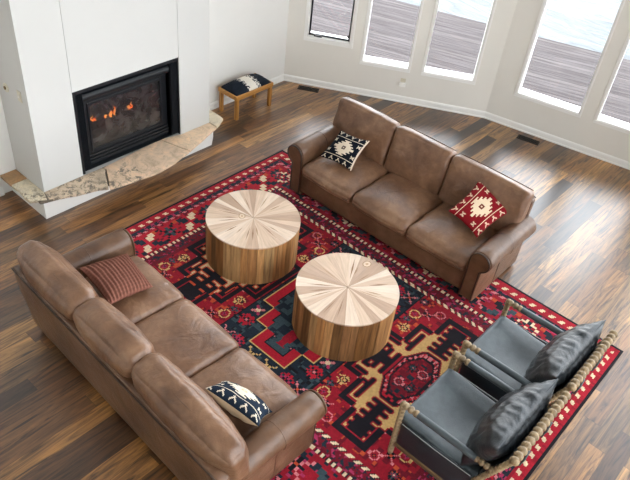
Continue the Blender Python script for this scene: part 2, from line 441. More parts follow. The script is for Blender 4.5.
mb = MB(); mb.prism([(-.86, 1.03), (-.81, 1.045), (-.79, 1.075), (-.79, 1.10), (-.81, 1.125), (-.86, 1.135)], iy0, iy1, lambda a, q, h: (a-FX, h+1.62, q-OZ0)); mb.build('hood', M['black'], fp, bevel=.004)
fpb('louver', [((-.86, iy0+.01, 1.012), (-.842, iy1-.01, 1.028))], M['black'])
for z in (.285, .325, .365): fpb('louver', [((-.86, iy0+.01, z), (-.835, iy1-.01, z+.022))], M['black'])
fpb('firebox_back', [((-1.19, gy0, gz0-.05), (-1.18, gy1, gz1+.05)), ((-1.18, gy0, gz0-.06), (-.87, gy1, gz0-.01))], M['blackrough'], bevel=0)
t = NT('smoked_fire_glass'); o_ = t.obj(); nt = t.t
tr = t.add('ShaderNodeBsdfTransparent', {0: (.6, .6, .6, 1)}); gl_ = t.add('ShaderNodeBsdfGlossy', {'Roughness': .35, 'Color': (.36, .38, .40, 1)})
mx = t.add('ShaderNodeMixShader', {0: t.math('MULTIPLY_ADD', t.noise(o_, 5, 5, .6, .8), 1.1, -.22)}); t.l.new(tr.outputs[0], mx.inputs[1]); t.l.new(gl_.outputs[0], mx.inputs[2])
t.l.new(mx.outputs[0], t.n['Material Output'].inputs[0]); M['fireglass'] = t.m
fpb('glass_door', [((-.868, gy0, gz0), (-.864, gy1, gz1))], M['fireglass'], bevel=0)
# folded spark curtains either side
for (a, e, n) in ((iy1+.004, OY1-.016, 5), (OY0+.034, iy0-.004, 4)):
    mb = MB(); pts = []
    for i in range(n*8+1):
        f = i/(n*8); pts.append((-.80+.018*math.cos(f*n*2*PI), a+(e-a)*f))
    k = len(pts)
    vs = [(x-FX, y+1.62, z-OZ0) for z in (OZ0+.012, 1.165) for x, y in pts]+[(x-FX-.004, y+1.62, z-OZ0) for z in (OZ0+.012, 1.165) for x, y in pts]
    mb.add(vs, [(i, i+1, k+i+1, k+i) for i in range(k-1)]+[(2*k+i+1, 2*k+i, 3*k+i, 3*k+i+1) for i in range(k-1)])
    mb.build('spark_curtain', M['mesh'], fp, smooth=True)
for j, (x, y0, y1, z, r) in enumerate(((-1.04, -1.98, -1.30, .47, .04), (-.97, -2.02, -1.62, .46, .032), (-.98, -1.60, -1.22, .465, .035), (-1.06, -1.85, -1.45, .545, .03))):
    mb = MB(); k = 8
    mb.tube([(x+.04*math.sin(i*1.3+j)-FX, y0+(y1-y0)*i/k+1.62, z+.012*math.sin(i*2+j)-OZ0) for i in range(k+1)], [r*(.85+.2*math.sin(i*2.1+j)) for i in range(k+1)], 9)
    mb.build('log', M['log'], fp, smooth=True)
for (y, z, h, w_) in ((-2.02, .73, .075, .018), (-1.985, .73, .045, .02), (-1.735, .71, .125, .026), (-1.785, .71, .075, .04), (-1.85, .72, .04, .03), (-1.555, .72, .05, .04), (-1.52, .72, .08, .016)):
    mb = MB(); k = 9; x = -.90
    mb.tube([(x-FX+.006*math.sin(i), y+1.62+.012*math.sin(i*.9+y*9), z+h*i/k-OZ0) for i in range(k+1)], [max(.0015, w_*.55*math.sin(PI*min(1, (i+.9)/(k+1)))**.8*(1-.55*i/k)) for i in range(k+1)], 8)
    mb.build('flame', M['flame'], fp, smooth=True)

# hearth: white plinth and flagstones
he = empty('hearth', (-.7, -1.62, 0), 0, 'raised hearth of cream and buff flagstones on a white plinth below the fireplace', 'hearth')
HO = Vector((-.7, -1.62, 0))
mb = MB(); mb.prism([(p[0]+.7, p[1]+1.62) for p in [(XW+.005, -2.83), (-.64, -2.83), (-.64, -.585), (-.765, -.45), (XW+.005, -.45), (XW+.005, FY1), (FX+.003, FY1), (FX+.003, FY0), (XW+.005, FY0)]], 0.0, .205)
mb.build('plinth', M['trim'], he, bevel=.003)
mb = MB(); mb.prism([(p[0]+.7, p[1]+1.62) for p in [(-.765, -2.86), (-.64, -2.86), (-.50, -2.30), (-.42, -1.9), (-.42, -1.3), (-.55, -.85), (-.70, -.40), (-.765, -.40)]], .205, .232)
mb.build('mortar_bed', M['grout'], he)
stones = [
 ([(XW+.004, -2.925), (-1.083, -2.925), (-1.083, FY0-.004), (XW+.004, FY0-.004)], '#b08a62'),
 ([(-1.073, -2.925), (-.95, -2.915), (-.80, -2.935), (-.716, -2.93), (-.632, -2.79), (-.765, FY0-.004), (-1.073, FY0-.004)], '#d8cdb4'),
 ([(-.757, FY0+.0), (-.624, -2.775), (-.57, -2.64), (-.522, -2.521), (-.49, -2.40), (-.467, -2.307), (-.41, -2.213), (-.66, -2.085), (-.705, -2.045), (-.757, -2.052)], '#cdb9a1'),
 ([(-.75, -2.045), (-.70, -2.035), (-.398, -2.21), (-.375, -2.10), (-.36, -2.0), (-.345, -1.86), (-.322, -1.75), (-.32, -1.6), (-.335, -1.48), (-.35, -1.38), (-.39, -1.25), (-.42, -1.118), (-.82, -1.225)], '#e0c4a8'),
 ([(-.82, -1.212), (-.425, -1.105), (-.47, -.98), (-.51, -.85), (-.55, -.74), (-.585, -.64), (-.62, -.53), (-.757, -.527), (-.757, -.96)], '#e4c8aa'),
 ([(-.757, -.515), (-.625, -.52), (-.655, -.45), (-.72, -.33), (-.80, -.318), (XW+.004, -.318), (XW+.004, -.515)], '#e2d4bb')]
for k, (pl, c) in enumerate(stones):
    # rough natural outline: subdivide the edges and jitter the outer ones
    q = []
    for i, (a, e) in enumerate(zip(pl, pl[1:]+pl[:1])):
        L = math.dist(a, e); m = max(1, int(L/.06))
        for j in range(m):
            f = j/m; x = a[0]+(e[0]-a[0])*f; y = a[1]+(e[1]-a[1])*f
            if j and x > -.70: x += rnd.uniform(-.003, .003)
            q.append((x+.7, y+1.62))
    mb = MB(); mb.prism(q, .206 if k in (0, 1, 5) else .208, .243+rnd.uniform(-.002, .003), col=lin(c)); mb.build('hearth_stone', M['stone'], he, bevel=.006, color=True)

# wall fittings on the left face of the chimney breast
fz = FY0-.001
kv = empty('gas_key_plate', (-1.135, fz, 1.262), 0, 'round brass gas key plate on the side of the chimney breast', 'switch')
mb = MB(); mb.tube([(0, 0, 0), (0, -.008, 0), (0, -.012, 0)], [.045, .045, .038], 20); mb.build('plate', M['almond'], kv, auto=R(30))
mb = MB(); mb.tube([(0, -.012, 0), (0, -.02, 0), (0, -.022, 0)], [.018, .018, .012], 14); mb.build('key_socket', M['brass'], kv, auto=R(30))
sw = empty('light_switch', (-.895, fz, 1.27), 0, 'almond switch plate beside the round brass key plate', 'switch')
mb = MB(); mb.box((-.035, -.006, -.058), (.035, 0, .058)); mb.build('plate', M['almond'], sw, bevel=.003)
mb = MB(); mb.box((-.008, -.014, -.014), (.008, -.006, .014)); mb.build('toggle', M['trim'], sw, bevel=.002)
# outlet below the second window
F = wall_frame(P0, P1); ang = math.atan2(P1.y-P0.y, P1.x-P0.x)
oo = empty('wall_outlet', F(1.695, -.001, .30), ang, 'almond wall outlet with a white plug-in freshener below the paired windows', 'outlet')
mb = MB(); mb.box((-.036, -.006, -.03), (.036, 0, .06)); mb.build('plate', M['almond'], oo, bevel=.003)
mb = MB(); mb.rbox((0.0, -.03, -.02), (.045, .024, .028), .012, n=6); mb.build('plug_in', M['trim'], oo, smooth=True)

def vent(loc, rz, label, L=.30, Wd=.115):
    r = empty('floor_register', loc, rz, label, 'vent', 'floor registers')
    mb = MB(); t_ = .005
    mb.box((-L/2, -Wd/2, 0), (L/2, -Wd/2+.014, t_)); mb.box((-L/2, Wd/2-.014, 0), (L/2, Wd/2, t_)); mb.box((-L/2, -Wd/2, 0), (-L/2+.014, Wd/2, t_)); mb.box((L/2-.014, -Wd/2, 0), (L/2, Wd/2, t_))
    mb.build('register_frame', M['vent'], r)
    mb = MB(); mb.box((-L/2+.014, -Wd/2+.014, .0002), (L/2-.014, Wd/2-.014, .001)); mb.build('duct', M['blackrough'], r)
    mb = MB()
    for i in range(15): x = -L/2+.022+i*(L-.044)/14; mb.box((x-.003, -Wd/2+.014, .001), (x+.003, Wd/2-.014, t_-.001))
    mb.box((-L/2+.014, -.004, .001), (L/2-.014, .004, t_)); mb.build('grille', M['vent'], r)
    return r
vent((-.885, 1.45, 0), ang, 'dark metal floor register near the corner by the bench')
vent((1.935, 2.79, 0), math.atan2(dB.y, dB.x), 'dark metal floor register below the wide right-hand window')

# ------------------------------------------------------------------ outside
mb = MB(); e0 = Vector((-2.56, 5.70)); e1 = Vector((1.5, 7.02)); dd = (e1-e0).normalized()
far0 = e0-dd*6; far1 = e1+dd*9
mb.prism([(far0.x, far0.y-7.5), (-1.46, -1), (-1.46, P0.y+.12), (P1.x-.09, P1.y+TH), (P2.x, P2.y+TH+.01), (P3.x+.05, P3.y+TH), (P4.x+.17, P4.y+TH), (P4.x+.17, YB), (far1.x, YB), (far1.x, far1.y), (far0.x, far0.y)], -.33, -.16)
tag(mb.build('deck', M['deck']), None, None); bpy.data.objects['deck']['kind'] = 'structure'
mb = MB(); n = 60; vs = []; fs = []
for j in range(n+1):
    for i in range(n+1):
        x = -30+70*i/n; y = -14+60*j/n; z = -1.0+.35*noise.noise(Vector((x*.25, y*.25, 0)))+.12*noise.noise(Vector((x*.9, y*.9, 3)))
        vs.append((x, y, z))
for j in range(n):
    for i in range(n): a = j*(n+1)+i; fs.append((a, a+1, a+n+2, a+n+1))
mb.add(vs, fs); struct(mb.build('ground_snow', M['snow'], smooth=True))

# ------------------------------------------------------------------ rug
RL, RW = 4.45, 3.48
C_ = {k: lin(v) for k, v in dict(red='#8e1425', red2='#a6192b', crim='#671020', dk='#17141b', nv='#1c2530', teal='#34454c', tan='#c9a56a', gold='#c4a068', bei='#cdb28a', cream='#dcc3a2', pink='#c9747a', rose='#9c2d52', org='#b5472a').items()}
def hsh(a, b_, s=0):
    v = math.sin(a*127.1+b_*311.7+s*74.7)*43758.5453; return v-math.floor(v)
FLW = ["..a.a..", ".aabaa.", "a.bcb.a", ".bcdcb.", "a.bcb.a", ".aabaa.", "..a.a.."]
CRS = ["a.....a", ".a.b.a.", "..aba..", ".bbcbb.", "..aba..", ".a.b.a.", "a.....a"]
DIA = ["..aaa..", ".a...a.", "a..b..a", "a.bcb.a", "a..b..a", ".a...a.", "..aaa.."]
LEAF = ["aa...bb", "aaa.bbb", ".aacbb.", "..ccc..", ".bbcaa.", "bbb.aaa", "bb...aa"]
PAL = [dict(a='cream', b='nv', c='red2', d='cream'), dict(a='nv', b='teal', c='pink', d='cream'), dict(a='tan', b='dk', c='tan', d='red'), dict(a='pink', b='dk', c='org', d='cream'), dict(a='dk', b='teal', c='rose', d='cream'), dict(a='tan', b='rose', c='nv', d='tan')]
def stamp(u, v, size, bmp, pal):
    """u,v offset from the centre; returns colour key or None"""
    n = len(bmp); i = int((u/size+.5)*n); j = int((v/size+.5)*n)
    if 0 <= (u/size+.5) < 1 and 0 <= (v/size+.5) < 1:
        ch = bmp[j][i]; return pal.get(ch)
def dash(u, d, per=.075, a='cream', bg='red'):
    f = (u/per) % 1; return a if f < .5 else ('dk' if f < .62 or f > .88 else bg)
def border(d, u, side):
    k = .645 if side == 'end' else .79                 # border width; d from the edge, u along it
    e = d/k
    if d < .022: return 'dk'
    if e < .10: return 'red2' if hsh(int(u/.03), 1) > .2 else 'red'
    if e < .155:
        f = ((u+d*.5)/.105) % 1; return 'cream' if f < .42 else 'red2'
    if e < .20: return 'red'
    if e < .27:
        f = int(u/.045) % 2; g_ = int((d)/.015) % 2
        return 'nv' if f or hsh(int(u/.03), int(d/.015), 5) > .45 else 'rose'
    if e < .315: return dash(u+d, d, .085, 'pink', 'red')
    if e < .765:                                        # main band: flowers on red
        c = .54*k; p = .27; m = math.floor(u/p); uu = u-(m+.5)*p
        s = stamp(uu, d-c, .225, [LEAF, FLW, LEAF, CRS][int(m) % 4], PAL[[0, 1, 0, 4][int(m) % 4] if side == 'end' else [4, 0, 1, 3][int(m) % 4]])
        if s: return s
        s = stamp((u+p/2) % p-p/2, d-c-.10, .05, ["aa", "aa"], dict(a='nv'))
        s2 = stamp((u+p/2) % p-p/2, d-c+.10, .05, ["aa", "aa"], dict(a='org'))
        if s or s2: return s or s2
        q = hsh(int(u/.037), int(d/.025), 15)
        return ('nv' if q > .84 else ('rose' if q > .74 else 'red')) if side == 'long' else ('red2' if q > .12 else 'crim')
    if e < .81: return dash(u, d, .055, 'cream', 'red')
    if e < .955:
        q = hsh(int(u/.03), int(d/.03), 9)
        f = ((u+(d if int(d/.06) % 2 else -d))/.09) % 1
        return ('crim' if q > .2 else 'nv') if f < .5 else ('rose' if q > .7 else ('nv' if q > .3 else 'crim'))
    return dash(u-d, d, .08, 'cream', 'red') if side == 'long' else 'crim'
def stepd(dx, dy):
    """signed-ish distance to the stepped hexagon: >0 inside"""
    lim = .50 if dy < .33 else (.325 if dy < .60 else (.175 if dy < .86 else -1))
    lim2 = [.86, .60, .33]
    a = lim-dx
    b_ = (.86 if dx < .175 else (.60 if dx < .325 else (.33 if dx < .50 else -1)))-dy
    return min(a, b_)
HOOK = ["......##....", "##..####....", "##..##......", "######..##..", "..######..##", "....####..##", "######......", "##....####.."]
def comp_side(x, y, cx, ground):
    dx, dy = x-cx, y+1.74; ax, ay = abs(dx), abs(dy)
    s = stepd(ax, ay)
    if s > 0:
        if s < .055: return 'dk'
        if s < .068: return 'red'
        # octagon medallion
        ox, oy = ax/.185, ay/.345; o = max(ox, oy, (ox+oy)/1.42)
        if ground == 'gold' and o < 1:
            if o > .93: return 'dk'
            if o > .80: return 'pink' if (int((math.atan2(oy, ox)*9)) % 2) and hsh(int(dx/.02), int(dy/.02)) > .4 else ('red2' if hsh(int(dx/.02), int(dy/.02), 7) > .4 else 'dk')
            if o > .72: return 'dk'
            for sx in (-1, 1):
                for sy in (-1, 1):
                    k = stamp(dx-sx*.052, dy-sy*.105, .10, DIA if sx*sy > 0 else FLW, dict(a='pink', b='red', c='teal', d='dk') if sx*sy > 0 else dict(a='dk', b='teal', c='nv', d='pink'))
                    if k: return k
            return 'crim' if hsh(int(dx/.02), int(dy/.02), 3) > .45 else ('nv' if hsh(int(dx/.025), int(dy/.025), 4) > .6 else 'red')
        # combs with teeth along both axes, stepped hooks in the shoulders
        gd, bk = ('gold', 'dk') if ground == 'gold' else ('bei', 'dk')
        if ground != 'gold' and max(ax/.15, ay/.22) < 1: return bk if (ax+ay*.7) % .085 < .045 else gd
        if ay > .385 and ax < .15 and s > .075:
            if ax < .035 or (int(ay/.042) % 2 and ax < .10): return bk
            if ay > .62 and ax < .075: return bk
        if ax > .215 and ay < .19 and s > .085:
            if ay < .045 or (int(ax/.042) % 2 and ay < .15) or (ax > .34 and ay < .20 and int(ay/.045) % 2): return bk
        if .20 < ax < .30 and .24 < ay < .50 and s > .075:
            if ax < .235 or .30 < ay < .345: return bk
        if .30 < ax < .42 and .23 < ay < .26: return bk
        if ground != 'gold' and hsh(int(ax/.05), int(ay/.06), 2) > .55: return bk
        return gd
    if s > -.014: return 'pink'
    if s > -.028: return 'red'
    # red ground corners with motifs
    for (mx, my, b_, p) in ((.40, .44, FLW, 2), (.34, .74, CRS, 3), (.43, .66, DIA, 5), (.245, .83, DIA, 3), (.46, .86, FLW, 4), (.45, .55, CRS, 4)):
        for sx in (-1, 1):
            for sy in (-1, 1):
                k = stamp(dx-sx*mx, dy-sy*my, .115 if my < .8 else .10, b_, PAL[p])
                if k: return k
    if .37 < s*-1 < .40: return 'crim'
    return 'red' if hsh(int(x/.045), int(y/.045), 6) > .28 else ('crim' if hsh(int(x/.03), int(y/.03), 8) > .3 else 'org')
def comp_mid(x, y):
    cx = 2.195; dx, dy = x-cx, y+1.74; ax, ay = abs(dx), abs(dy)
    if ax > .515: return 'dk' if ax < .53 else ('red' if hsh(int(y/.05), 3) > .3 else 'tan')
    def lim(t): return .49 if t < .28 else (.355 if t < .50 else (.215 if t < .73 else -1))
    yl = .73 if ax < .215 else (.50 if ax < .355 else (.28 if ax < .49 else -1))
    s = min(lim(ay)-ax, yl-ay)
    if s > 0:
        if s < .013: return 'tan'
        if s < .095: return 'red2'
        if s < .11: return 'dk'
        for (mx, my) in ((0, 0), (.0, .30), (.20, .12), (.1, .52), (.28, .0)):
            for sx in (-1, 1):
                for sy in (-1, 1):
                    k = stamp(dx-sx*mx, dy-sy*my, .13, DIA if mx else CRS, dict(a='cream', b='red', c='tan', d='red') if not mx and not my else dict(a='teal', b='nv', c='pink', d='red'))
                    if k: return k
        i, j = int(dx/.05), int(dy/.05)
        return 'red' if ax < .05 and ay < .56 else ('teal' if hsh(i, j, 11) > .42 else 'nv')
    if s > -.02: return 'dk'
    for (mx, my, b_, p, z) in ((.42, .56, FLW, dict(a='red2', b='red2', c='dk', d='pink'), .15), (.30, .80, FLW, dict(a='red2', b='rose', c='dk', d='red'), .15), (.10, .82, CRS, PAL[2], .14), (.44, .80, CRS, PAL[3], .13), (.43, .40, LEAF, dict(a='pink', b='rose', c='cream'), .10)):
        for sx in (-1, 1):
            for sy in (-1, 1):
                k = stamp(dx-sx*mx, dy-sy*my, z, b_, p)
                if k: return k
    return 'nv' if hsh(int(x/.04), int(y/.04), 12) > .3 else ('teal' if hsh(int(x/.03), int(y/.03), 13) > .5 else 'dk')
def rugcol(x, y):
    dE = min(x, RL-x); dL = min(-y, RW+y)
    if dE < .645 or dL < .79:
        if dE/.645 < dL/.79: return border(dE, -y, 'end')
        return border(dL, x, 'long')
    if x < 1.66: return comp_side(x, y, 1.155, 'dark')
    if x < 2.73: return comp_mid(x, y)
    return comp_side(x, y, 3.235, 'gold')
mb = MB(); st = .0125; nx = round(RL/st); ny = round(RW/st); vs = []; fs = []; cs = []
for j in range(ny+1):
    for i in range(nx+1): vs.append((RL*i/nx, -RW*j/ny, .011))
KEY = [[rugcol(RL*(i+.5)/nx, -RW*(j+.5)/ny) for i in range(nx)] for j in range(ny)]
for j in range(ny):
    for i in range(nx):
        a = j*(nx+1)+i; fs.append((a, a+nx+1, a+nx+2, a+1)); key = KEY[j][i]
        if key in ('gold', 'bei') and 0 < i < nx-1 and 0 < j < ny-1 and 'dk' in (KEY[j][i-1], KEY[j][i+1], KEY[j-1][i], KEY[j+1][i]): key = 'red' if key == 'gold' else 'org'
        c = C_[key]; q = .86+.28*hsh(i, j, 21)
        ab = .92+.16*hsh(0, int(j/9), 33)
        cs.append(tuple(v*q*ab for v in c[:3])+(1,))
mb.add(vs, fs, cs)
bd = [(0, 0), (RL, 0), (RL, -RW), (0, -RW)]
mb.add([(x, y, z) for z in (.0005, .011) for x, y in bd], [(0, 1, 5, 4), (1, 2, 6, 5), (2, 3, 7, 6), (3, 0, 4, 7)], C_['dk'])
rug = mb.build('area_rug', M['rug'], color=True); tag(rug, 'large red, navy and gold patterned wool rug on the plank floor', 'rug')
TR = .0115

# ------------------------------------------------------------------ coffee tables
def coffee_table(loc, rz, seed, knot, label):
    rr = random.Random(seed); Rd, H = .46, .459
    root = empty('coffee_table', loc, rz, label, 'coffee table', 'round drum coffee tables')
    # staves
    mb = MB(); a = 0; stv = []
    while a < 2*PI-.06:
        w_ = rr.uniform(.10, .22); w_ = min(w_, 2*PI-a) if 2*PI-a-w_ > .08 else 2*PI-a; stv.append((a, a+w_)); a += w_
    cols = ['#96683c', '#ab7c4c', '#7d5630', '#b88a58', '#9c7045', '#70502f', '#a58257', '#8c643f']
    for a0, a1 in stv:
        k = max(2, int((a1-a0)/.05)); c = lin(rr.choice(cols)); g_ = .004
        ro = Rd-.0025+rr.uniform(-.0015, .0015)
        vs = []; 
        for z in (0, H-.014):
            for i in range(k+1):
                t_ = a0+g_+(a1-a0-2*g_)*i/k; vs.append((ro*math.cos(t_), ro*math.sin(t_), z))
            for i in range(k+1):
                t_ = a1-g_-(a1-a0-2*g_)*i/k; vs.append((ro*.95*math.cos(t_), ro*.95*math.sin(t_), z))
        n_ = 2*(k+1)
        mb.add(vs, [tuple(reversed(range(n_))), tuple(range(n_, 2*n_))]+[(i, (i+1) % n_, n_+(i+1) % n_, n_+i) for i in range(n_)], c)
    mb.build('drum_side', M['tableside'], root, color=True)
    mb = MB(); mb.tube([(0, 0, .004), (0, 0, H-.016)], Rd-.02, 48); mb.build('drum_core', M['spool_dark'], root)
    # top of radiating wedges
    mb = MB(); a = 0; wd = []
    while a < 2*PI-.08:
        w_ = rr.uniform(.13, .32); w_ = min(w_, 2*PI-a) if 2*PI-a-w_ > .12 else 2*PI-a; wd.append((a, a+w_)); a += w_
    tc = ['#ccb29b', '#bda18a', '#d6c0ab', '#b1957f', '#c8ad97', '#dbc7b4', '#b79c87', '#d0b7a0']
    last = None
    for a0, a1 in wd:
        c = rr.choice([q for q in tc if q != last]); last = c; k = max(2, int((a1-a0)/.05)); g_ = .0016
        pl = [(.004*math.cos((a0+a1)/2), .004*math.sin((a0+a1)/2))]+[(Rd*math.cos(a0+g_+(a1-a0-2*g_)*i/k), Rd*math.sin(a0+g_+(a1-a0-2*g_)*i/k)) for i in range(k+1)]
        mb.prism(pl, H-.014, H, col=lin(c))
        # a darker heartwood streak down some wedges
        if rr.random() < .35:
            am = rr.uniform(a0+.03, a1-.03); r0, r1 = rr.uniform(.10, .2), rr.uniform(.28, .42); hw = rr.uniform(.004, .008)
            ca, sa = math.cos(am), math.sin(am)
            pl = [(r0*ca, r0*sa), ((r0+r1)/2*ca+hw*sa, (r0+r1)/2*sa-hw*ca), (r1*ca, r1*sa), ((r0+r1)/2*ca-hw*sa, (r0+r1)/2*sa+hw*ca)]
            mb.prism(pl, H-.001, H+.0004, col=lin(rr.choice(['#8d6c50', '#9b7d64', '#a98b6e'])))
    kx, ky, kr = knot
    for (ra, rb, c) in ((kr, kr*.82, '#9a7a5c'), (kr*.82, kr*.35, '#d6bfa5'), (kr*.35, .001, '#b7977a')):
        vs = []; n_ = 20
        for i in range(n_):
            t_ = 2*PI*i/n_; e_ = 1+.12*math.sin(2*t_+seed)
            vs += [(kx+ra*e_*math.cos(t_), ky+ra*e_*math.sin(t_), H+.0008), (kx+rb*e_*math.cos(t_), ky+rb*e_*math.sin(t_), H+.0008)]
        mb.add(vs, [(2*i, (2*i+2) % (2*n_), (2*i+3) % (2*n_), 2*i+1) for i in range(n_)], lin(c))
    mb.build('tabletop', M['tabletop'], root, color=True)
    return root
coffee_table((1.146, -1.630, TR), 0, 3, (-.09, -.068, .036), 'round reclaimed wood drum table nearer the fireplace, on the patterned rug')
coffee_table((2.400, -1.691, TR), 0, 11, (-.077, .369, .042), 'round reclaimed wood drum table nearer the slate leather chairs, on the patterned rug')

# ------------------------------------------------------------------ sofas
def arc(cx, cz, r, a0, a1, n): return [(cx+r*math.cos(a0+(a1-a0)*i/n), cz+r*math.sin(a0+(a1-a0)*i/n)) for i in range(n+1)]
def arm_profile(grow=0):
    # x outwards from the inner face, z up
    r = .115+grow
    return [(-grow, .02-grow*.0), (-grow, .50)]+[(q[0], q[1]) for q in arc(.118, .515, r, R(178), R(-62), 18)]+[(.155+grow, .405), (.15+grow, .02)]
def sofa(loc, rz, label, variant):
    root = empty('leather_sofa', loc, rz, label, 'sofa', 'brown leather three seat sofas')
    HW = 1.07; L = M['leather']; LW = M['leather_worn']
    # frame: front rail, base
    mb = MB(); mb.rbox((0, -.455, .205), (HW+.01, .045, .135), .02, (0, .004, 0), 8, wob=.002); mb.build('front_rail', L, root, smooth=True)
    mb = MB(); mb.rbox((0, .0, .22), (HW, .42, .12), .02, n=6); mb.build('base', M['leather_dark'], root, smooth=True)
    # raked back frame
    fh, fz_ = (.365, .425) if variant == 1 else (.315, .375)
    def rake(q, p):
        q.y += .05*(q.z+fh)/(2*fh); q.x *= 1+(.0 if variant == 1 else .075)*min(1, (q.z+fh)/(1.2*fh)); return q
    mb = MB(); mb.rbox((0, .392 if variant == 0 else .385, fz_), (HW+(.14 if variant == 0 else .10), .048, fh), .028, (.0, .012, .0), 14, wob=.003, seed=2, fn=rake); bf = mb.build('back_frame', L, root, smooth=True)
    ww = HW+(.14 if variant == 0 else .10); kk = 1.0 if variant else 1.073
    mb = MB(); mb.tube([(x*kk*(ww-.012), .392+.05+.048+.008*(1-x*x)-.004, fz_+fh-.014) for x in [q/6-1 for q in range(13)]], .006, 6); mb.build('welt', M['leather_dark'], bf, smooth=True)
    # arms
    for sg in (-1, 1):
        def fn(a, z, h, sg=sg): return (sg*(HW+a), h, z)
        mb = MB(); pr = arm_profile(); ys = [-.50, -.495, -.485, -.40, -.25, -.1, .05, .2, .33, .39]; n = len(pr)
        cx, cz = .11, .36; vs = []
        for k, y in enumerate(ys):
            sc = {0: .93, 1: .975, 2: 1.0}.get(k, 1.0)
            for (a, z) in pr:
                zz = cz+(z-cz)*(1-(1-sc)*.6); aa = cx+(a-cx)*sc
                zz += -.02*max(0, (y-.1)/.29)*(1 if z > .4 else 0)
                w_ = noise.noise(Vector((aa*6, y*4, zz*6+sg)))*.004
                vs.append(fn(aa+w_, zz+w_, y))
        fs = [tuple(range(n)), tuple((len(ys)-1)*n+i for i in reversed(range(n)))]
        for k in range(len(ys)-1):
            fs += [(k*n+i, (k+1)*n+i, (k+1)*n+(i+1) % n, k*n+(i+1) % n) for i in range(n)]
        if sg < 0: fs = [tuple(reversed(f)) for f in fs]
        mb.add(vs, fs); arm = mb.build('arm', L, root, auto=R(50))
        # scroll front panel with welt
        mb = MB(); pf = arm_profile(-.020)[1:-1]; pf = [(.016, .04)]+pf+[(.135, .04)]
        mb.prism(pf, -.516, -.495, fn); 
        if sg > 0: pass
        mb.build('arm_panel', M['leather'], arm, bevel=.006)
        mb = MB(); pw = arm_profile(-.014); pw = [(.012, .04)]+pw[1:-1]+[(.141, .04)]
        mb.tube([fn(a, z, -.515) for a, z in pw], .0085, 7); mb.build('welt', M['leather_dark'] if variant else L, arm, smooth=True)
        # seam over the roll
        mb = MB(); pw = arm_profile(.0015)[1:]
        mb.tube([fn(a, z-.001, -.10) for a, z in pw], .003, 6)
        mb.build('seam', M['leather_dark'] if variant else L, arm, smooth=True)
        mb = MB(); mb.tube([fn(.157, .36+.045, -.49), fn(.158, .405, -.1), fn(.158, .403, .38)], .004, 6); mb.build('side_seam', M['leather_dark'], arm, smooth=True)
    # seat cushions
    w3 = 2*HW/3
    for i in range(3):
        cx = -HW+w3*(i+.5)
        def sag(q, p, i=i):
            if p[2] > .2:
                d = math.exp(-((p[0]*1.1)**2+(p[1]*1.1)**2)*1.6); q.z -= .012*d
                q.z += .004*math.sin(q.x*40+3*math.sin(q.y*8+i))*abs(p[0])**2*(1-abs(p[1]))
            if p[1] < -.6: q.z -= .02*(1 if p[2] > 0 else 0)*((-p[1]-.6)/.4)**2
            return q
        mb = MB(); mb.rbox((cx, -.135, .375), (w3/2-.002, .395, .085), .055, (.004, .022, .052), 20, wob=.007, seed=i+5*variant, fn=sag)
        sc_ = mb.build('seat_cushion', LW, root, smooth=True)
        mb = MB(); zz = .345
        pts = [(cx+x, y, zz) for x, y in [(-w3/2+.04, -.532), (0, -.547), (w3/2-.04, -.532)]]
        mb.tube(pts, .005, 6)
        if variant == 1:
            mb.tube([(cx-.02, y, .4605+.028*(1-((y+.135)/.40)**2)-.014*max(0, -(y+.3)*4)**2) for y in [k*.05-.42 for k in range(9)]], .0022, 5)
        mb.build('welt', M['leather_dark'], sc_, smooth=True)
    # back cushions, leaning, running over the arms
    XS = [-1.255, -.455, .275, 1.185] if variant == 1 else [-1.28, -.27, .45, 1.34]
    cy, cz_, hy, hz, rr_, tl = (.250, .670, .085, .262, .05, -14) if variant == 1 else (.300, .662, .125, .215, .085, -11)
    for i in range(3):
        cx = (XS[i]+XS[i+1])/2; hx = (XS[i+1]-XS[i])/2
        tilt = Matrix.Translation((cx, cy, cz_)) @ Matrix.Rotation(R(tl), 4, 'X')
        def crest(q, p, i=i):
            e = abs(p[0])**3; out = (i == 0 and p[0] < 0) or (i == 2 and p[0] > 0)
            if variant == 0:
                q.z -= .012*e*max(0, p[2])
                if out: q.y *= 1-.28*e; q.z -= .03*e*max(0, p[2])
            q.y += .003*math.sin(q.x*34+i+q.z*9)*abs(p[0])+.003*math.sin(q.z*30+4*q.x)*abs(p[0])
            return q
        mb = MB(); mb.rbox((0, 0, 0), (hx+(.020 if variant == 0 else -.002), hy, hz), rr_, (.012 if variant == 0 and i == 1 else .0, .034 if variant else .045, .010 if variant else .028), 22, mat=tilt, wob=.009 if variant == 0 else .007, seed=i+11+7*variant, fn=crest)
        bc = mb.build('back_cushion', LW, root, smooth=True)
        mb = MB(); pts = []
        for k in range(21):
            f = -1+2*k/20; out = (i == 0 and f < 0) or (i == 2 and f > 0)
            if variant: pts.append(tilt @ Vector((f*(hx-.035), hy*.62, hz+.003+.006*(1-f*f))))
            else: pts.append(tilt @ Vector((f*(hx-.07), hy*.2, hz+.028*(1-f*f)-.02*abs(f)**3-(.03*abs(f)**3 if out else 0)-.004)))
        mb.tube(pts, .005 if variant else .003, 6); mb.build('welt', L, bc, smooth=True)
    for (x, y) in ((-HW-.06, -.44), (HW+.06, -.44), (-HW-.06, .36), (HW+.06, .36)):
        mb = MB(); zb = -TR if (y > 0) else 0
        mb.tube([(x, y, zb), (x, y, .05), (x, y, .10)], [.022, .03, .034], 14); mb.build('foot', M['spool_dark'], root, auto=R(30))
    return root
sofa((1.875, -.05, TR), 0, 'brown leather three seat sofa with its back to the windows', 1)
sofa((1.85, -3.32, TR), PI-R(2.2), 'brown leather three seat sofa seen from behind, facing the windows', 0)

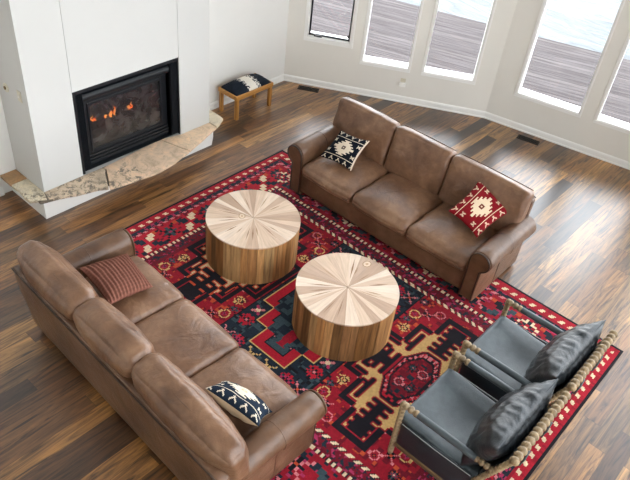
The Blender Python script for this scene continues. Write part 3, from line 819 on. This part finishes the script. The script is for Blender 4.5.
# ------------------------------------------------------------------ throw pillows
def pillow(name, corners, thick, colfn, label, cat='pillow', mat=None, n=56, pinch=.055, flip=False, ear=1.0, rib=None, group=None, wr=.006, seedv=0):
    """corners: bottom-left, bottom-right, top-right, top-left as seen from the patterned side"""
    P = [Vector(c) for c in corners]; cen = sum(P, Vector())/4
    nrm = ((P[1]-P[0]).cross(P[3]-P[0])+(P[3]-P[2]).cross(P[1]-P[2])).normalized()
    def pt(u, v, side):
        u2 = u; v2 = v
        # edges bow inwards between the corner ears
        pu = pinch*math.sin(PI*v)*(1-2*u)*(abs(1-2*u)); pv = pinch*math.sin(PI*u)*(1-2*v)*(abs(1-2*v))
        uu = u2+pu; vv = v2+pv
        b_ = P[0]*(1-uu)*(1-vv)+P[1]*uu*(1-vv)+P[2]*uu*vv+P[3]*(1-uu)*vv
        t_ = (max(0, 1-abs(2*u-1)**2.4)*max(0, 1-abs(2*v-1)**2.4))**.55*thick/2
        if rib and side > 0: t_ += rib*math.sin(v*2*PI*13)*min(1, t_/.02)
        w_ = noise.noise(Vector((u*7+seedv, v*7, side)))*wr*min(1, t_/.02)
        if seedv:
            ed = max(abs(2*u-1), abs(2*v-1)); w_ += wr*.45*math.sin((u+v*.3)*44+2*math.sin(u*23))*abs(2*v-1)**3*min(1, t_/.01)+noise.noise(Vector((u*22, v*7, 4+side)))*wr*.8*min(1, t_/.02)
        return b_+nrm*side*(t_+w_)-cen
    mb = MB(); vs = []; idx = {}
    T = [.5-.5*math.cos(PI*i/n)*.0-.5*(1-2*i/n) for i in range(n+1)]
    fs = []; cs = []
    for side in (1, -1):
        for j in range(n+1):
            for i in range(n+1):
                if side < 0 and (i in (0, n) or j in (0, n)): idx[(side, i, j)] = idx[(1, i, j)]; continue
                idx[(side, i, j)] = len(vs); vs.append(pt(T[i], T[j], side))
        for j in range(n):
            for i in range(n):
                q = (idx[(side, i, j)], idx[(side, i+1, j)], idx[(side, i+1, j+1)], idx[(side, i, j+1)])
                fs.append(q if side > 0 else tuple(reversed(q))); cs.append(lin(colfn((i+.5)/n, (j+.5)/n, side)))
    mb.add(vs, fs, cs)
    o = mb.build(name, mat or M['fabric'], None, smooth=True, color=True, loc=cen)
    if label: tag(o, label, cat, group)
    return o
ARW = ["a.....a", "aa...aa", ".aa.aa.", "..aaa..", "...a...", "..aaa..", "...a..."]
STR = ["a...a", "aa.aa", ".aaa.", "aa.aa", "a...a"]
def south(base, cream, back, inner):
    A = dict(a=cream)
    def f(u, v, side):
        if side < 0: return back
        if u > .962: return cream
        if .175 < v < .205 or .795 < v < .825: return cream
        if v < .175 or v > .825:
            k = (u*4.6) % 1-.5
            return stamp(k/4.6, (v if v < .5 else v)-(.088 if v < .5 else .912), .125, ARW if v < .5 else ARW[::-1], A) or base
        dx, dy = abs(u-.5), abs(v-.5)
        if dx < .05 and dy < .05: return inner if dx+dy > .032 else cream
        st_ = math.floor(dy/.035)*.035; lim = .27-st_*1.05
        lim += .05 if int(dy/.035) % 2 == 0 else -.025
        if dy < .245 and dx < lim: return cream
        for sx in (.10, .89):
            for sy in (.32, .68):
                if stamp(u-sx, v-sy, .10, STR, A): return cream
        return base
    return f
pillow('throw_pillow', [(0.884, -0.386, 0.530), (1.301, -0.335, 0.530), (1.281, -0.042, 0.780), (0.954, -0.144, 0.800)], .14, south('#0e131d', '#d9cbb6', '#c9bba5', '#5d4a44'), 'navy and cream geometric pillow against the far arm of the sofa by the windows', group='geometric woven pillows')
pillow('throw_pillow', [(2.856, -0.291, 0.550), (2.940, 0.164, 0.700), (2.522, 0.163, 0.860), (2.498, -0.312, 0.680)], .14, south('#7d121b', '#dcc5a8', '#7d121b', '#6b2a20'), 'red and cream geometric pillow on the sofa by the windows', group='geometric woven pillows')
# dark blue pillow leaning on the near sofa: patterned side faces the room
pillow('throw_pillow', [(2.900, -3.140, 0.530), (2.446, -3.216, 0.530), (2.533, -3.455, 0.740), (3.019, -3.409, 0.740)], .17, south('#1b2736', '#ded2bd', '#c9b597', '#c9b597'), 'navy and cream geometric pillow on the sofa facing the windows, beside its near arm', group='geometric woven pillows')
def knit(u, v, side):
    r = .5+.5*math.sin(v*2*PI*13); s_ = .5+.5*math.sin(u*2*PI*15)
    k = .78+.16*r+.10*s_
    return (.52*k, .335*k, .28*k)
pillow('throw_pillow', [(1.332, -2.977, 0.540), (0.845, -2.879, 0.540), (0.869, -3.357, 0.670), (1.383, -3.422, 0.670)], .15, knit, 'dusty rose ribbed knit pillow on the sofa facing the windows, beside its far arm', n=104, rib=.0055, pinch=.035)

# ------------------------------------------------------------------ slate leather spool chairs
def spool_chair(loc, label):
    root = empty('spool_armchair', loc, 0, label, 'armchair', 'slate leather spool armchairs')
    W2 = .345; G = M['grey_leather']; SP = M['spool']; AZ = .605
    for sg in (-1, 1):
        y = sg*W2
        # front post
        mb = MB(); mb.tube([(0, y, 0), (0, y, .02), (0, y, .05)], [.016, .022, .024], 12); mb.spool((0, y, .05), (0, y, AZ-.01), .025, .042, 12)
        mb.tube([(0, y, AZ-.02), (0, y, AZ), (0, y, AZ+.018), (0, y, AZ+.026)], [.022, .027, .022, .008], 12); mb.build('front_post', SP, root, smooth=True)
        # back post: upright, then raked
        mb = MB(); mb.tube([(.66, y, 0), (.66, y, .03), (.66, y, .12)], [.016, .022, .024], 12); mb.spool((.66, y, .12), (.655, y, .36), .024, .042, 12); mb.spool((.655, y, .36), (.845, y, .835), .024, .042, 12); mb.build('back_post', SP, root, smooth=True)
        # arm rail with turned ends and leather sleeve
        mb = MB(); mb.spool((-.0, y, AZ), (.135, y, AZ), .029, .045, 12, .5); mb.tube([(.13, y, AZ), (.61, y, AZ)], .012, 8); mb.spool((.60, y, AZ), (.76, y, AZ), .025, .04, 12, .5); ar = mb.build('arm_rail', SP, root, smooth=True)
        mb = MB(); mb.tube([(.125, y, AZ), (.135, y, AZ), (.37, y, AZ+.002), (.61, y, AZ), (.62, y, AZ)], [.022, .026, .027, .026, .022], 16); mb.build('arm_sleeve', G, ar, smooth=True)
        # leather side panel hanging below the seat edge
        yo = y+sg*.004
        mb = MB(); mb.rbox((.335, yo, .295), (.305, .008, .125), .007, (0, .012, 0), 10, wob=.003); sp_ = mb.build('side_panel', M['side_leather'], root, smooth=True)
        mb = MB(); mb.tube([(.04, y+sg*.014, .418), (.335, y+sg*.016, .412), (.63, y+sg*.014, .418)], .0028, 6); mb.build('stitching', M['stitch'], sp_)
        mb = MB(); mb.rbox((.33, y, .145), (.33, .017, .020), .008, n=4); mb.build('side_rail', M['spool_dark'], root, smooth=True)
    for (x, z) in ((0, .30), (.66, .20)):
        mb = MB(); mb.rbox((x, 0, z), (.016, W2, .024), .008, n=4); mb.build('stretcher', M['spool_dark'], root, smooth=True)
    mb = MB()
    def sl(q, p): q.z -= .03*math.exp(-(p[0]-.1)**2*2-(p[1])**2*2.2)+.035*(q.x)/.33*.7; return q
    mb.rbox((.335, 0, .405), (.345, W2-.008, .030), .022, (.0, .0, .006), 16, wob=.004, fn=sl); st_ = mb.build('seat', G, root, smooth=True)
    mb = MB(); mb.rbox((-.003, 0, .36), (.022, W2-.03, .055), .016, n=6); mb.build('seat_front', G, st_, smooth=True)
    # top rail of large bobbins, finer turning at the inner end
    mb = MB(); TX, TZ = .845, .85
    mb.spool((TX, -W2-.045, TZ), (TX, W2+.065, TZ), .035, .054, 16, .30)
    mb.build('top_rail', SP, root, smooth=True)
    # back sling and its straps
    sh = Matrix.Translation((.735, 0, .585)) @ Matrix.Rotation(R(22), 4, 'Y')
    mb = MB(); mb.rbox((0, 0, 0), (.006, W2-.04, .24), .005, (.0, 0, 0), 10, mat=sh, wob=.004); mb.build('back_sling', M['side_leather'], root, smooth=True)
    for y in (-.20, .12):
        mb = MB(); mb.tube([(TX-.005, y, TZ-.02), (TX+.03, y, TZ-.03), (TX+.028, y-.01, TZ-.12), (TX+.015, y-.012, TZ-.20)], [.004, .009, .009, .007], 6); mb.build('strap', M['grey_leather'], root, smooth=True)
    # big back cushion with ears and a piped middle seam
    base = lambda u, v, s_: '#ffffff'
    bc = pillow('back_cushion', [(.53, .40, .43), (.53, -.36, .43), (.725, -.385, .86), (.735, .47, .86)], .29, base, None, mat=M['grey_pillow'], n=64, pinch=.04, wr=.010, seedv=3.7)
    bc.parent = root
    mb = MB(); P = [Vector(p) for p in [(.53, .40, .43), (.53, -.36, .43), (.725, -.385, .86), (.735, .47, .86)]]; cen = sum(P, Vector())/4
    pts = []
    for k in range(33):
        u = k/32; vv = 1-.06*math.sin(PI*u)
        pts.append(P[0]*(1-u)*(1-vv)+P[1]*u*(1-vv)+P[2]*u*vv+P[3]*(1-u)*vv-cen)
    mb.tube(pts, .006, 6); mb.build('piping', M['side_leather'], bc, smooth=True)
    return root
ch = spool_chair((3.55, -2.115, TR), 'slate leather spool-turned armchair in the foreground, nearer the bottom of the photo')
c2 = copy_tree(ch); c2.location = (3.545, -1.265, TR); c2['label'] = 'slate leather spool-turned armchair nearer the sofa by the windows'

# ------------------------------------------------------------------ bench
bn = empty('bench', (-1.045, .368, 0), 0, 'small honey pine bench with navy and cream cushion against the left wall', 'bench')
for sx in (-1, 1):
    for sy in (-1, 1):
        mb = MB(); mb.rbox((sx*.145, sy*.30, .165), (.023, .023, .165), .006, n=4); mb.build('leg', M['pine'], bn, smooth=False, bevel=0)
mb = MB()
mb.box((-.175, -.335, .285), (-.12, .335, .345)); mb.box((.12, -.335, .285), (.175, .335, .345)); mb.box((-.12, -.335, .285), (.12, -.285, .345)); mb.box((-.12, .285, .285), (.12, .335, .345))
mb.build('seat_frame', M['pine_x'], bn, bevel=.008)
mb = MB(); nn = 48
def bcol(u, v, side):
    w_ = .03*math.sin(u*60)+.03*hsh(int(u*30), 2)
    if .33+w_ < v < .66+.03*hsh(int(u*30), 5):
        e = min(v-.33, .66-v)
        return '#e9e3d7' if e > .07 or hsh(int(u*26), int(v*40), 1) > .38 else '#202833'
    return '#1b222c'
bcu = pillow('cushion', [(.155, -.315, .345), (.155, .315, .345), (-.155, .315, .345), (-.155, -.315, .345)], .165, lambda u, v, s_: bcol(v, u, s_), None, n=nn, pinch=0)
bcu.parent = bn

# ------------------------------------------------------------------ camera
Rc = Matrix(((0.7393877355267273, 0.6660877805779108, 0.09814705862862239), (0.48432499240724247, -0.42493646407574764, -0.7647602913518217), (-0.46769122108757055, 0.6129894534684843, -0.6367957691866551)))
cam = bpy.data.cameras.new('camera'); co = bpy.data.objects.new('camera', cam); COL.objects.link(co)
m = Matrix((Rc[0], -Rc[1], -Rc[2])).transposed().to_4x4(); m.translation = Vector((4.8389, -5.4476, 4.6456)); co.matrix_world = m
cam.sensor_width = 36; cam.lens = 692.2944/630*36; cam.clip_start = .05; S.camera = co

# ------------------------------------------------------------------ light
wd = bpy.data.worlds.new('overcast_sky'); S.world = wd; wd.use_nodes = True; nt = wd.node_tree
bg = nt.nodes['Background']; tc = nt.nodes.new('ShaderNodeTexCoord'); sp = nt.nodes.new('ShaderNodeSeparateXYZ'); rp = nt.nodes.new('ShaderNodeValToRGB')
nt.links.new(tc.outputs['Generated'], sp.inputs[0]); nt.links.new(sp.outputs[2], rp.inputs[0]); nt.links.new(rp.outputs[0], bg.inputs[0])
e = rp.color_ramp.elements; e[0].position = 0; e[0].color = (.97, .98, 1, 1); e[1].position = .8; e[1].color = (.88, .93, 1, 1)
bg.inputs[1].default_value = 8.8
S.view_settings.view_transform = 'Standard'; S.view_settings.look = 'None'; S.view_settings.gamma = 1; S.view_settings.use_curve_mapping = False
S.view_settings.exposure = 0.0
